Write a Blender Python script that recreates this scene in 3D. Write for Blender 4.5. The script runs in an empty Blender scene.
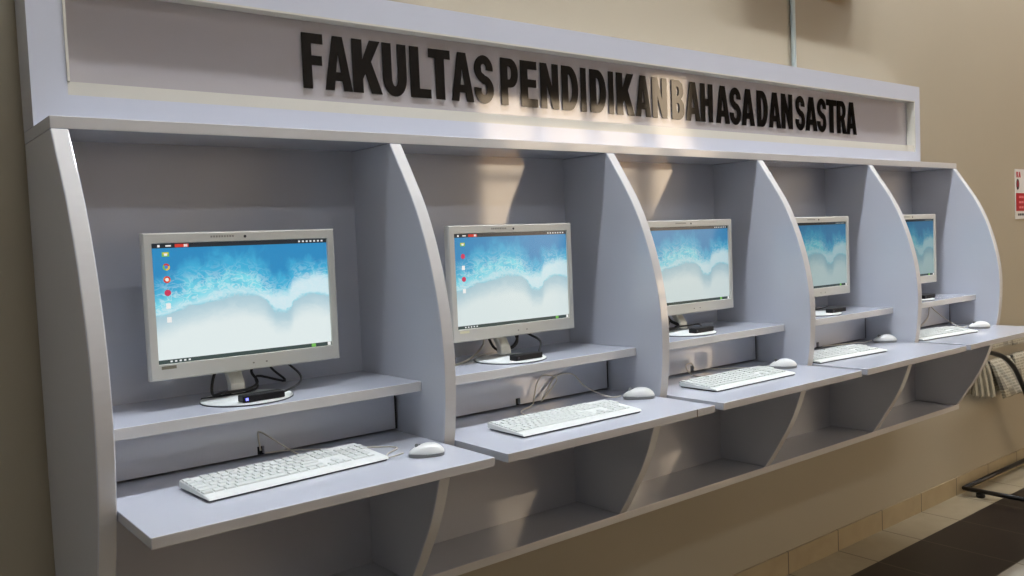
import bpy, bmesh, math, random
from mathutils import Vector, Matrix, Euler

random.seed(7)
S = 0.78                 # one bay pitch in metres
ZD = 1.3355 * S          # desk-top height above the floor
SC = bpy.context.scene
LA, LB, WS, EXPO = 38.0, 158.0, 6.5, 0.0     # lamp strengths, daylight, exposure
COL = SC.collection
PI = math.pi


def P(x, y, z):
    """bay units (x along the wall, y into the wall, z above desk top) -> metres"""
    return Vector((x * S, y * S, z * S + ZD))


# ------------------------------------------------------------------ materials
def new_mat(name):
    m = bpy.data.materials.new(name)
    m.use_nodes = True
    nt = m.node_tree
    b = nt.nodes['Principled BSDF']
    return m, nt, b


def lin(r, g, b):
    f = lambda c: (c / 255 / 12.92) if c / 255 <= .04045 else ((c / 255 + .055) / 1.055) ** 2.4
    return (f(r), f(g), f(b), 1)


def plain(name, rgb, rough=.5, metal=0, spec=.5, noise=0, nscale=8, bump=0, bscale=200, coat=0):
    m, nt, b = new_mat(name)
    c = lin(*rgb)
    b.inputs['Base Color'].default_value = c
    b.inputs['Roughness'].default_value = rough
    b.inputs['Metallic'].default_value = metal
    b.inputs['Specular IOR Level'].default_value = spec
    if coat:
        b.inputs['Coat Weight'].default_value = coat
        b.inputs['Coat Roughness'].default_value = .05
    if noise:
        tc = nt.nodes.new('ShaderNodeTexCoord')
        n = nt.nodes.new('ShaderNodeTexNoise')
        n.inputs['Scale'].default_value = nscale
        n.inputs['Detail'].default_value = 4
        nt.links.new(tc.outputs['Object'], n.inputs['Vector'])
        mx = nt.nodes.new('ShaderNodeMix')
        mx.data_type = 'RGBA'
        mx.inputs['A'].default_value = tuple(v * (1 - noise) for v in c[:3]) + (1,)
        mx.inputs['B'].default_value = tuple(min(1, v * (1 + noise)) for v in c[:3]) + (1,)
        nt.links.new(n.outputs['Fac'], mx.inputs['Factor'])
        nt.links.new(mx.outputs['Result'], b.inputs['Base Color'])
    if bump:
        tc = nt.nodes.new('ShaderNodeTexCoord')
        n = nt.nodes.new('ShaderNodeTexNoise')
        n.inputs['Scale'].default_value = bscale
        nt.links.new(tc.outputs['Object'], n.inputs['Vector'])
        bp = nt.nodes.new('ShaderNodeBump')
        bp.inputs['Strength'].default_value = bump
        bp.inputs['Distance'].default_value = .002
        nt.links.new(n.outputs['Fac'], bp.inputs['Height'])
        nt.links.new(bp.outputs['Normal'], b.inputs['Normal'])
    return m


def emit(name, rgb, strength):
    m, nt, b = new_mat(name)
    b.inputs['Base Color'].default_value = (0, 0, 0, 1)
    b.inputs['Emission Color'].default_value = lin(*rgb)
    b.inputs['Emission Strength'].default_value = strength
    return m


class NG:
    """tiny node-math helper"""
    def __init__(self, nt):
        self.nt = nt

    def val(self, v, sock):
        if isinstance(v, (int, float)):
            sock.default_value = v
        else:
            self.nt.links.new(v, sock)

    def m(self, op, a, b=0.0, c=0.0, clamp=False):
        n = self.nt.nodes.new('ShaderNodeMath')
        n.operation = op
        n.use_clamp = clamp
        self.val(a, n.inputs[0]); self.val(b, n.inputs[1]); self.val(c, n.inputs[2])
        return n.outputs[0]

    def step(self, v, lo, hi):
        n = self.nt.nodes.new('ShaderNodeMapRange')
        n.interpolation_type = 'SMOOTHSTEP'
        self.val(v, n.inputs['Value'])
        n.inputs['From Min'].default_value = lo
        n.inputs['From Max'].default_value = hi
        return n.outputs['Result']

    def mix(self, f, a, b):
        n = self.nt.nodes.new('ShaderNodeMix')
        n.data_type = 'RGBA'
        self.val(f, n.inputs['Factor'])
        for v, k in ((a, 'A'), (b, 'B')):
            if isinstance(v, tuple):
                n.inputs[k].default_value = v
            else:
                self.nt.links.new(v, n.inputs[k])
        return n.outputs['Result']

    def noise(self, x, y, scale, detail=4, dist=0, rough=.55):
        c = self.nt.nodes.new('ShaderNodeCombineXYZ')
        self.val(x, c.inputs[0]); self.val(y, c.inputs[1])
        n = self.nt.nodes.new('ShaderNodeTexNoise')
        n.inputs['Scale'].default_value = scale
        n.inputs['Detail'].default_value = detail
        n.inputs['Roughness'].default_value = rough
        n.inputs['Distortion'].default_value = dist
        self.nt.links.new(c.outputs[0], n.inputs['Vector'])
        return n.outputs['Fac']

    def curve(self, v, pts):
        n = self.nt.nodes.new('ShaderNodeFloatCurve')
        c = n.mapping.curves[0]
        while len(c.points) > 2:
            c.points.remove(c.points[1])
        c.points[0].location = pts[0]; c.points[1].location = pts[-1]
        for p in pts[1:-1]:
            c.points.new(*p)
        n.mapping.update()
        self.val(v, n.inputs['Value'])
        return n.outputs[0]


def screen_mat(name, strength, tint):
    """a beach seen from above: blue surf, a foam edge and pale sand; dark bars top and bottom"""
    m, nt, b = new_mat(name)
    g = NG(nt)
    uv = nt.nodes.new('ShaderNodeUVMap')
    sx = nt.nodes.new('ShaderNodeSeparateXYZ')
    nt.links.new(uv.outputs[0], sx.inputs[0])
    u, v = sx.outputs[0], sx.outputs[1]
    n1 = g.noise(u, v, 6, 5, .8)
    n2 = g.noise(u, g.m('MULTIPLY', v, .35), 14, 5, .6)
    n3 = g.noise(u, v, 15, 4, 1.2, .55)
    # foam edge height along the screen (v up)
    edge = g.curve(u, [(0, .40), (.1, .44), (.2, .49), (.35, .525), (.5, .535), (.58, .50), (.64, .41), (.665, .365), (.74, .365), (.785, .47), (.88, .50), (1, .48)])
    d = g.m('SUBTRACT', v, edge)
    d = g.m('ADD', d, g.m('MULTIPLY', g.m('SUBTRACT', n1, .5), .10))
    d = g.m('ADD', d, g.m('MULTIPLY', g.m('SUBTRACT', n3, .5), .05))
    deep = lin(30, 116, 178); mid = lin(66, 172, 212); light = lin(122, 214, 230)
    foam = lin(214, 232, 238); sand = lin(222, 233, 233); wet = lin(168, 200, 212)
    wfac = g.m('ADD', g.step(d, .0, .50), g.m('MULTIPLY', g.m('SUBTRACT', n2, .5), .9), clamp=True)
    water = g.mix(g.step(wfac, .0, .45), light, mid)
    corner = g.m('MULTIPLY', g.step(u, .62, 1.0), g.step(v, .62, 1.0))
    cornl = g.m('MULTIPLY', g.step(g.m('SUBTRACT', 1.0, u), .78, 1.0), g.step(v, .45, .95))
    water = g.mix(g.m('MULTIPLY', g.m('ADD', g.step(wfac, .5, 1.0), g.m('ADD', corner, cornl), clamp=True), .7), water, deep)
    # lace of foam over the shallow water
    lace = g.m('ABSOLUTE', g.m('SUBTRACT', n3, .5))
    lace = g.m('SUBTRACT', 1.0, g.step(lace, .0, .07))
    lace = g.m('MULTIPLY', lace, g.m('SUBTRACT', 1.0, g.step(d, .06, .36)))
    water = g.mix(g.m('MULTIPLY', lace, .55), water, foam)
    fw = g.m('ADD', .025, g.m('MULTIPLY', g.step(u, .55, .70), .13))
    fo = g.m('MULTIPLY', g.step(d, -.02, .02), g.m('SUBTRACT', 1.0, g.step(g.m('SUBTRACT', d, fw), -.05, .06)))
    water = g.mix(g.m('MULTIPLY', fo, .85), water, foam)
    beach = g.mix(g.step(g.m('SUBTRACT', .0, d), .0, .24), wet, sand)
    img = g.mix(g.step(d, -.03, .012), beach, water)
    top = g.m('GREATER_THAN', v, .962)
    bot = g.m('LESS_THAN', v, .034)
    img = g.mix(top, img, lin(38, 44, 50))
    img = g.mix(bot, img, lin(62, 76, 74))
    # small white marks of the bars: clock and status marks at top right, a title at bottom left
    tick = g.m('GREATER_THAN', g.m('FRACT', g.m('MULTIPLY', u, 42.0)), .52)
    tr = g.m('MULTIPLY', g.m('MULTIPLY', g.m('GREATER_THAN', u, .81), g.m('LESS_THAN', u, .98)), g.m('MULTIPLY', g.m('GREATER_THAN', v, .973), g.m('LESS_THAN', v, .988)))
    bl = g.m('MULTIPLY', g.m('MULTIPLY', g.m('GREATER_THAN', u, .05), g.m('LESS_THAN', u, .17)), g.m('MULTIPLY', g.m('GREATER_THAN', v, .010), g.m('LESS_THAN', v, .024)))
    img = g.mix(g.m('MULTIPLY', g.m('ADD', tr, bl), tick), img, lin(225, 228, 228))
    gm = nt.nodes.new('ShaderNodeMix'); gm.data_type = 'RGBA'; gm.blend_type = 'MULTIPLY'
    gm.inputs['Factor'].default_value = 1
    nt.links.new(img, gm.inputs['A']); gm.inputs['B'].default_value = tint
    b.inputs['Base Color'].default_value = (.01, .01, .01, 1)
    b.inputs['Roughness'].default_value = .25
    nt.links.new(gm.outputs['Result'], b.inputs['Emission Color'])
    b.inputs['Emission Strength'].default_value = strength
    return m


def paper_mat():
    m, nt, b = new_mat('newsprint')
    g = NG(nt)
    tc = nt.nodes.new('ShaderNodeTexCoord')
    sx = nt.nodes.new('ShaderNodeSeparateXYZ')
    nt.links.new(tc.outputs['Object'], sx.inputs[0])
    x, y, z = sx.outputs
    a = g.m('ADD', x, y)
    line = g.m('GREATER_THAN', g.m('FRACT', g.m('MULTIPLY', z, 62.0)), .45)
    word = g.m('GREATER_THAN', g.noise(g.m('MULTIPLY', a, 45.0), g.m('FLOOR', g.m('MULTIPLY', z, 62.0)), 1.0, 1), .43)
    colm = g.m('GREATER_THAN', g.m('FRACT', g.m('MULTIPLY', a, 14.0)), .10)
    pic = g.m('GREATER_THAN', g.noise(g.m('FLOOR', g.m('MULTIPLY', a, 14.0)), g.m('FLOOR', g.m('MULTIPLY', z, 13.0)), 3.3, 0), .60)
    ink = g.m('MULTIPLY', g.m('MULTIPLY', line, word), colm)
    c = g.mix(g.m('MULTIPLY', ink, .42), lin(172, 166, 146), lin(70, 68, 62))
    c = g.mix(g.m('MULTIPLY', pic, .6), c, lin(90, 86, 78))
    nt.links.new(c, b.inputs['Base Color'])
    b.inputs['Roughness'].default_value = .85
    return m


def wall_mat(name, rgb):
    return plain(name, rgb, .42, noise=.03, nscale=1.7, bump=.05, bscale=260)


def tile_floor_mat():
    m, nt, b = new_mat('floor_tiles')
    g = NG(nt)
    tc = nt.nodes.new('ShaderNodeTexCoord')
    sx = nt.nodes.new('ShaderNodeSeparateXYZ')
    nt.links.new(tc.outputs['Object'], sx.inputs[0])
    x, y = sx.outputs[0], sx.outputs[1]
    T = .4055
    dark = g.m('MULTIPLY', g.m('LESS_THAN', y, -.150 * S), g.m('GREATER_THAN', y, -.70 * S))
    n = g.noise(x, y, 9, 5, .6)
    cream = g.mix(n, lin(150, 138, 112), lin(172, 160, 134))
    grey = g.mix(n, lin(150, 146, 134), lin(172, 166, 152))
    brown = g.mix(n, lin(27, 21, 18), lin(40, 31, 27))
    near = g.m('GREATER_THAN', y, -.40 * S)
    c = g.mix(near, grey, cream)
    c = g.mix(g.m('LESS_THAN', y, -.70 * S - T), c, lin(72, 58, 46))
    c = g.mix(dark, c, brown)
    gx = g.m('FRACT', g.m('DIVIDE', g.m('SUBTRACT', x, 2.888 + .0), T))
    jx = g.m('MAXIMUM', g.m('LESS_THAN', gx, .011), g.m('GREATER_THAN', gx, .991))
    gy = g.m('FRACT', g.m('DIVIDE', g.m('ADD', y, .70 * S), T))
    jy = g.m('MULTIPLY', g.m('LESS_THAN', gy, .012), g.m('LESS_THAN', y, -.45 * S))
    j = g.m('MAXIMUM', jx, jy)
    jc = g.mix(dark, lin(92, 82, 64), lin(86, 76, 66))
    c = g.mix(g.m('MULTIPLY', j, .8), c, jc)
    nt.links.new(c, b.inputs['Base Color'])
    b.inputs['Roughness'].default_value = .36
    b.inputs['Specular IOR Level'].default_value = .3
    return m


def skirt_mat():
    m, nt, b = new_mat('skirting_tiles')
    g = NG(nt)
    tc = nt.nodes.new('ShaderNodeTexCoord')
    sx = nt.nodes.new('ShaderNodeSeparateXYZ')
    nt.links.new(tc.outputs['Object'], sx.inputs[0])
    x, z = sx.outputs[0], sx.outputs[2]
    n = g.noise(x, z, 7, 5, .8)
    c = g.mix(n, lin(148, 132, 102), lin(172, 156, 124))
    gx = g.m('FRACT', g.m('DIVIDE', g.m('SUBTRACT', x, 2.888), .4055))
    jx = g.m('MAXIMUM', g.m('LESS_THAN', gx, .009), g.m('GREATER_THAN', gx, .993))
    c = g.mix(g.m('MULTIPLY', jx, .9), c, lin(66, 56, 42))
    nt.links.new(c, b.inputs['Base Color'])
    b.inputs['Roughness'].default_value = .3
    return m


LAM = plain('white_laminate', (201, 205, 214), .08, spec=.9, noise=.012, nscale=3)
EDGE = plain('edge_band', (214, 213, 210), .07, spec=.5)
CREAM = plain('cream_trim', (206, 203, 190), .08, spec=.7)
SIGNP = plain('sign_panel_gloss', (172, 168, 170), .06, spec=1.0)
BLACK = plain('gloss_black_acrylic', (12, 11, 10), .06, spec=.5)
MONW = plain('monitor_white_plastic', (205, 205, 196), .38)
MONG = plain('grey_print', (120, 118, 108), .5)
KEYW = plain('keyboard_white_plastic', (226, 230, 226), .42)
KEYC = plain('key_cap_white', (216, 221, 217), .5)
KEYB = plain('keyboard_base_grey', (58, 60, 64), .6)
MOUSEW = plain('mouse_white_plastic', (232, 234, 230), .3)
MOUSEG = plain('mouse_grey_side', (128, 130, 130), .4)
CABB = plain('black_cable', (16, 16, 18), .45)
CABW = plain('white_cable', (206, 202, 190), .5)
BOXB = plain('black_plastic', (18, 18, 22), .5, spec=.3)
DARK = plain('hollow_shade', (14, 14, 15), .8)  # near-black colour standing in for shade in gaps and notches
WALL = wall_mat('beige_wall_paint', (166, 157, 136))
WALLD = wall_mat('pale_wall_paint', (172, 170, 164))  # pale neutral grey for the unseen left wall, to bounce cool light
CEIL = plain('ceiling_beige', (150, 140, 124), .7, noise=.02)
FLOOR = tile_floor_mat()
SKIRT = skirt_mat()
PAPER = paper_mat()
PAPERE = plain('newsprint_edge', (158, 152, 132), .85, noise=.12, nscale=60)
STEEL = plain('black_painted_tube', (20, 19, 18), .35)
CONDUIT = plain('conduit_white_pvc', (196, 206, 200), .3)
RED = plain('sign_red', (168, 26, 34), .4)
WHITE = plain('sign_white', (214, 214, 208), .4)
INK = plain('sign_ink', (42, 40, 40), .5)
LEDM = emit('led_blue', (120, 120, 255), 3)
GLASS, _nt, _b = new_mat('door_glass')
_b.inputs['Transmission Weight'].default_value = 1
_b.inputs['Roughness'].default_value = 0
_b.inputs['IOR'].default_value = 1.05
_b.inputs['Base Color'].default_value = (.95, .97, .96, 1)


# ------------------------------------------------------------------ mesh helper
class MB:
    def __init__(self):
        self.bm = bmesh.new()
        self.mats = []

    def mi(self, m):
        if m not in self.mats:
            self.mats.append(m)
        return self.mats.index(m)

    def box(self, x0, x1, y0, y1, z0, z1, m=None, edge=None):
        """box in metres; edge = material of the front (-y) face"""
        vs = [self.bm.verts.new(c) for c in ((x0, y0, z0), (x1, y0, z0), (x1, y1, z0), (x0, y1, z0), (x0, y0, z1), (x1, y0, z1), (x1, y1, z1), (x0, y1, z1))]
        for k, f in enumerate(((3, 2, 1, 0), (4, 5, 6, 7), (0, 1, 5, 4), (1, 2, 6, 5), (2, 3, 7, 6), (3, 0, 4, 7))):
            fc = self.bm.faces.new([vs[i] for i in f])
            if m:
                fc.material_index = self.mi(edge if (edge and k == 2) else m)
        return vs

    def ubox(self, x0, x1, y0, y1, z0, z1, m=None, edge=None):
        a, b = P(x0, y0, z0), P(x1, y1, z1)
        return self.box(a.x, b.x, a.y, b.y, a.z, b.z, m, edge)

    def prism(self, pts, axis, a, b, m=None, edge=None, edge_faces=()):
        """polygon of 2-D points extruded along an axis (x: pts are (y,z); y: (x,z); z: (x,y))"""
        def v3(p, c):
            return {'x': (c, p[0], p[1]), 'y': (p[0], c, p[1]), 'z': (p[0], p[1], c)}[axis]
        A = [self.bm.verts.new(v3(p, a)) for p in pts]
        B = [self.bm.verts.new(v3(p, b)) for p in pts]
        fs = [self.bm.faces.new(A), self.bm.faces.new(B[::-1])]
        n = len(pts)
        for i in range(n):
            f = self.bm.faces.new((A[i], A[(i + 1) % n], B[(i + 1) % n], B[i]))
            if m and edge and i in edge_faces:
                f.material_index = self.mi(edge)
            elif m:
                f.material_index = self.mi(m)
        for f in fs:
            if m:
                f.material_index = self.mi(m)

    def lathe(self, prof, n=32, m=None, c=(0, 0, 0)):
        rings = []
        for r, z in prof:
            rings.append([self.bm.verts.new((c[0] + r * math.cos(2 * PI * k / n), c[1] + r * math.sin(2 * PI * k / n), c[2] + z)) for k in range(n)])
        for a, b in zip(rings, rings[1:]):
            for k in range(n):
                f = self.bm.faces.new((a[k], a[(k + 1) % n], b[(k + 1) % n], b[k])); f.smooth = True
        self.bm.faces.new(rings[0][::-1]); self.bm.faces.new(rings[-1])

    def tube(self, pts, r, n=8, sub=6, m=None):
        """smooth tube through points"""
        pts = [Vector(p) for p in pts]
        path = []
        if len(pts) > 2 and sub > 1:
            ext = [pts[0] * 2 - pts[1]] + pts + [pts[-1] * 2 - pts[-2]]
            for i in range(1, len(ext) - 2):
                p0, p1, p2, p3 = ext[i - 1:i + 3]
                for k in range(sub):
                    t = k / sub
                    path.append(.5 * ((2 * p1) + (p2 - p0) * t + (2 * p0 - 5 * p1 + 4 * p2 - p3) * t * t + (-p0 + 3 * p1 - 3 * p2 + p3) * t ** 3))
            path.append(pts[-1])
        else:
            path = pts
        rings = []
        up = Vector((0, 0, 1))
        for i, p in enumerate(path):
            d = (path[min(i + 1, len(path) - 1)] - path[max(i - 1, 0)]).normalized()
            if abs(d.dot(up)) > .95:
                up = Vector((1, 0, 0)) if abs(d.x) < .9 else Vector((0, 1, 0))
            s = d.cross(up).normalized(); w = s.cross(d).normalized()
            up = w
            rings.append([self.bm.verts.new(p + s * r * math.cos(2 * PI * k / n) + w * r * math.sin(2 * PI * k / n)) for k in range(n)])
        for a, b in zip(rings, rings[1:]):
            for k in range(n):
                f = self.bm.faces.new((a[k], a[(k + 1) % n], b[(k + 1) % n], b[k])); f.smooth = True
        self.bm.faces.new(rings[0][::-1]); self.bm.faces.new(rings[-1])

    def build(self, name, mat=None, parent=None, bevel=0, seg=2, world=False, smooth=False):
        bmesh.ops.recalc_face_normals(self.bm, faces=self.bm.faces)
        me = bpy.data.meshes.new(name)
        self.bm.to_mesh(me); self.bm.free()
        for mm in (self.mats or [mat]):
            me.materials.append(mm)
        o = bpy.data.objects.new(name, me)
        COL.objects.link(o)
        if parent is not None:
            o.parent = parent
            if world:          # mesh was written in world metres: shift into the parent's frame
                off = world_loc(parent)
                me.transform(Matrix.Translation(-off))
        if smooth:
            for p in me.polygons:
                p.use_smooth = True
        if bevel:
            b = o.modifiers.new('bevel', 'BEVEL')
            b.width = bevel; b.segments = seg; b.limit_method = 'ANGLE'; b.angle_limit = math.radians(40)
            b.harden_normals = False
        return o


def world_loc(o):
    v = Vector(o.location)
    while o.parent:
        o = o.parent
        v += Vector(o.location)
    return v


def tag(o, label, cat, group=None):
    o['label'] = label; o['category'] = cat
    if group:
        o['group'] = group
    return o


def thing(name, label, cat, loc=(0, 0, 0), rz=0, group=None):
    o = bpy.data.objects.new(name, None)
    o.empty_display_size = .05
    COL.objects.link(o)
    o.location = loc; o.rotation_euler = (0, 0, rz)
    return tag(o, label, cat, group)


def struct(name, mb, m, bevel=0):
    o = mb.build(name, m, bevel=bevel)
    o['kind'] = 'structure'
    return o


def copy_tree(o, parent=None):
    c = o.copy(); COL.objects.link(c)
    if parent is not None:
        c.parent = parent
    for ch in list(o.children):
        copy_tree(ch, c)
    return c


# ------------------------------------------------------------------ the room
YW = .115 * S            # face of the back wall
XL, XR, YF, HC = -1.75, 12.0, -4.6, 4.6
mb = MB(); mb.box(XL, XR, YF, YW + .1, -.1, 0); struct('floor', mb, FLOOR)
mb = MB(); mb.box(XL, XR, YF, YW + .1, HC, HC + .1); struct('ceiling', mb, CEIL)
mb = MB(); mb.box(XL, XR, YW, YW + .12, 0, HC); struct('wall_back', mb, WALL)
mb = MB(); mb.box(XL - .12, XL, YF, YW + .12, 0, HC); struct('wall_left', mb, WALLD)
mb = MB(); mb.box(XR, XR + .12, YF, YW + .12, 0, HC); struct('wall_right', mb, WALL)
mb = MB(); mb.box(XL, XR, YW - .010, YW, 0, .128 * S); struct('baseboard_back', mb, SKIRT)
# wall behind the camera: a wide window and a taller one beside it
DX0, DX1, DZ = 4.65, 7.0, 3.05
WX0, WX1, WZ = 7.12, 7.95, 3.45
SILL = 1.1
mb = MB()
mb.box(XL, DX0, YF - .2, YF, 0, HC)
mb.box(DX1, WX0, YF - .2, YF, 0, HC)
mb.box(WX1, XR, YF - .2, YF, 0, HC)
mb.box(DX0, DX1, YF - .2, YF, DZ, HC); mb.box(DX0, DX1, YF - .2, YF, 0, SILL)
mb.box(WX0, WX1, YF - .2, YF, WZ, HC); mb.box(WX0, WX1, YF - .2, YF, 0, SILL)
struct('wall_front', mb, wall_mat('brown_wall_paint', (126, 112, 98)))
mb = MB()
for x in (DX0, DX0 + .76, DX0 + 1.53, DX1 - .06):
    mb.box(x, x + .06, YF - .14, YF - .06, SILL, DZ)
mb.box(DX0, DX1, YF - .14, YF - .06, DZ - .06, DZ)
mb.box(DX0, DX1, YF - .14, YF - .06, 2.15, 2.21)
FRB = plain('door_frame_brown', (70, 52, 38), .4)
struct('window_2', mb, FRB)
mb = MB()
for x in (WX0, WX1 - .05):
    mb.box(x, x + .05, YF - .14, YF - .06, SILL, WZ)
mb.box(WX0, WX1, YF - .14, YF - .06, WZ - .05, WZ)
struct('window_1', mb, FRB)
mb = MB(); mb.box(-20, 30, -40, YF - .2, -.12, -.02); struct('ground', mb, plain('outdoor_paving', (196, 170, 134), .8))

# ------------------------------------------------------------------ booth carcass
T = .0441
ZT, HL, DT = .9564, .0327, .2615
SIDE = [(-.2615, .9564), (-.300, .897), (-.345, .828), (-.392, .750), (-.4335, .662), (-.467, .570), (-.4945, .470), (-.513, .370), (-.5215, .270),
        (-.520, .170), (-.512, .080), (-.500, .0), (-.481, -.075), (-.459, -.140), (-.4275, -.225), (-.388, -.308), (-.340, -.388), (-.290, -.468), (-.2566, -.5152)]


def fine_side():
    out = []
    p = [Vector(q) for q in SIDE]
    e = [p[0] * 2 - p[1]] + p + [p[-1] * 2 - p[-2]]
    for i in range(1, len(e) - 2):
        p0, p1, p2, p3 = e[i - 1:i + 3]
        for k in range(3):
            t = k / 3
            out.append(.5 * ((2 * p1) + (p2 - p0) * t + (2 * p0 - 5 * p1 + 4 * p2 - p3) * t * t + (-p0 + 3 * p1 - 3 * p2 + p3) * t ** 3))
    out.append(p[-1])
    return out


booth = thing('computer_booth', 'long white wall-mounted booth of five bays with curved partitions under the lettered sign', 'booth', P(2.52, YW / S, -.547))
prof = fine_side()
for i in range(6):
    mb = MB()
    # front strip and side faces: quads strip from front curve to the wall
    pts = [(q[0] * S, q[1] * S + ZD) for q in prof]
    back = YW - .016
    poly = pts + [(back, -.5152 * S + ZD), (back, ZT * S + ZD)]
    x0, x1 = i * S, (i + T) * S
    n = len(pts)
    mb.prism(poly, 'x', x0, x1, LAM, EDGE, range(n - 1))
    o = mb.build('partition', None, booth, bevel=.0035, seg=3, world=True)
    if i == 0:
        o['label'] = 'outer left end partition in the shade'
mb = MB(); mb.ubox(0, 5 + T, -DT, .095, ZT, ZT + HL, LAM, EDGE); mb.build('top_board', None, booth, bevel=.0015, seg=2, world=True)
mb = MB(); mb.ubox(0, 5 + T, -.2566, .112, -.5152 - .0318, -.5152, LAM, EDGE); mb.build('lower_shelf', None, booth, bevel=.002, world=True)
for i in range(5):
    a, b = i + T, i + 1
    mb = MB(); mb.ubox(a, b, 0, .02, -.5152, ZT); mb.build('back_panel', LAM, booth, world=True)
    mb = MB(); mb.ubox(a, b, -.3859, 0, .150, .1818, LAM, EDGE); mb.build('monitor_shelf', None, booth, bevel=.0016, world=True)
    # loose cover board below the shelf, with a gap under it and a notch for cables
    mb = MB()
    x0, x1, z0, z1 = a + .004, b - .012, .0085, .149
    nx0, nx1, nz = i + .508, i + .530, .033
    p2 = [(x0, z0), (nx0, z0), (nx0, nz), (nx1, nz), (nx1, z0), (x1, z0), (x1, z1), (x0, z1)]
    mb.prism([(x * S, z * S + ZD) for x, z in p2], 'y', -.2297 * S, -.214 * S)
    mb.build('cover_panel', LAM, booth, world=True)
    mb = MB(); mb.ubox(x1, x1 + .006, -.2297, -.214, z0, z1); o = mb.build('gap_shade', DARK, booth, world=True); o['label'] = 'dark strip painted as the shaded gap right of the cover board'  # shade of the open gap put in as a dark strip
    mb = MB(); mb.ubox(i + .500, i + .538, -.210, -.195, .003, .042); mb.build('notch_shade', DARK, booth, world=True)  # dark box behind the notch, painted shade of the hollow

desk_labels = ['white desktop board of the nearest bay, at the left end', 'white desktop board of the second bay from the left',
               'white desktop board of the middle bay', 'white desktop board of the fourth bay from the left',
               'white desktop board of the farthest bay, by the newspaper rack']
for i in range(5):
    mb = MB()
    x0, x1 = i + T + .002, i + 1 - .002
    mb.ubox(x0, x1, -.7656, -.002, -.0273, 0, LAM, EDGE)
    t = thing('desktop', desk_labels[i], 'desktop', P(i + .52, -.38, -.0273), 0, 'desktop boards of the booth')
    mb.build('desk_board', None, t, bevel=.0016, world=True)
    if i == 1:
        mb = MB(); mb.ubox(1.896, 1.900, -.7662, -.764, -.0275, -.0005); o = mb.build('edge_joint', plain('joint_dark', (92, 76, 62), .6), t, world=True)

# ------------------------------------------------------------------ sign board
sign = thing('sign_board', 'long white framed sign board with black lettering on top of the booth', 'sign', P(2.51, .03, ZT + HL))
FX0, FX1, FY, FZ0, FZ1 = 0.0, 5.02, -.05, ZT + HL, 1.490
IX0, IX1, IZ0, IZ1 = .0925, 4.953, 1.081, 1.398
mb = MB(); mb.ubox(FX0, FX1, FY, FY + .022, FZ0, IZ0); mb.build('bottom_rail', LAM, sign, world=True)
mb = MB(); mb.ubox(FX0, FX1, FY, FY + .022, IZ1, FZ1); mb.build('top_rail', LAM, sign, world=True)
mb = MB(); mb.ubox(FX0, IX0, FY, FY + .022, IZ0, IZ1); mb.build('left_stile', LAM, sign, world=True)
mb = MB(); mb.ubox(IX1, FX1, FY, FY + .022, IZ0, IZ1); mb.build('right_stile', LAM, sign, world=True)
mb = MB(); mb.ubox(FX0, FX0 + .03, FY + .022, .095, FZ0, FZ1); mb.build('side_board', LAM, sign, world=True)
mb = MB(); mb.ubox(FX1 - .03, FX1, FY + .022, .112, FZ0, FZ1); mb.build('side_board', LAM, sign, world=True)
mb = MB(); mb.ubox(FX0 + .03, FX1 - .03, FY + .022, .112, FZ1 - .03, FZ1); mb.build('lid_board', LAM, sign, world=True)
mb = MB(); mb.ubox(FX0 + .03, FX1 - .03, 0, .012, FZ0, FZ1 - .03); mb.build('sign_panel', SIGNP, sign, world=True)
# sloping cream ledge along the bottom of the opening and thin cream strips on the other sides
mb = MB()
a, b, c, d2 = P(0, -.046, IZ0), P(0, -.001, IZ0), P(0, -.001, 1.120), P(0, -.045, 1.119)
mb.prism([(a.y, a.z), (b.y, b.z), (c.y, c.z), (d2.y, d2.z)], 'x', IX0 * S, IX1 * S); mb.build('ledge_trim', CREAM, sign, world=True)
mb = MB(); mb.ubox(IX0, IX0 + .007, -.053, -.001, 1.119, IZ1); mb.build('edge_strip', CREAM, sign, world=True)
mb = MB(); mb.ubox(IX1 - .006, IX1, -.053, -.001, IZ0, IZ1); mb.build('edge_strip', CREAM, sign, world=True)
mb = MB(); mb.ubox(IX0, IX1, -.053, -.001, IZ1 - .006, IZ1); mb.build('edge_strip', CREAM, sign, world=True)


# ---- letters: outlines in a unit box, stretched to the width each letter has on the sign
def arc(cx, cy, rx, ry, a0, a1, n=12):
    return [(cx + rx * math.cos(math.radians(a0 + (a1 - a0) * k / n)), cy + ry * math.sin(math.radians(a0 + (a1 - a0) * k / n))) for k in range(n + 1)]


def s_outline():
    c = arc(.5, .715, .31, .195, -8, 270, 22)[:-1] + arc(.5, .285, .33, .205, 90, -188, 24)
    L, R = [], []
    for i, p in enumerate(c):
        q, r = c[max(i - 1, 0)], c[min(i + 1, len(c) - 1)]
        tx, ty = r[0] - q[0], r[1] - q[1]
        l = math.hypot(tx, ty); nx, ny = -ty / l, tx / l
        L.append((p[0] + nx * .185, p[1] + ny * .09)); R.append((p[0] - nx * .185, p[1] - ny * .09))
    return [L + R[::-1]]


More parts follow.
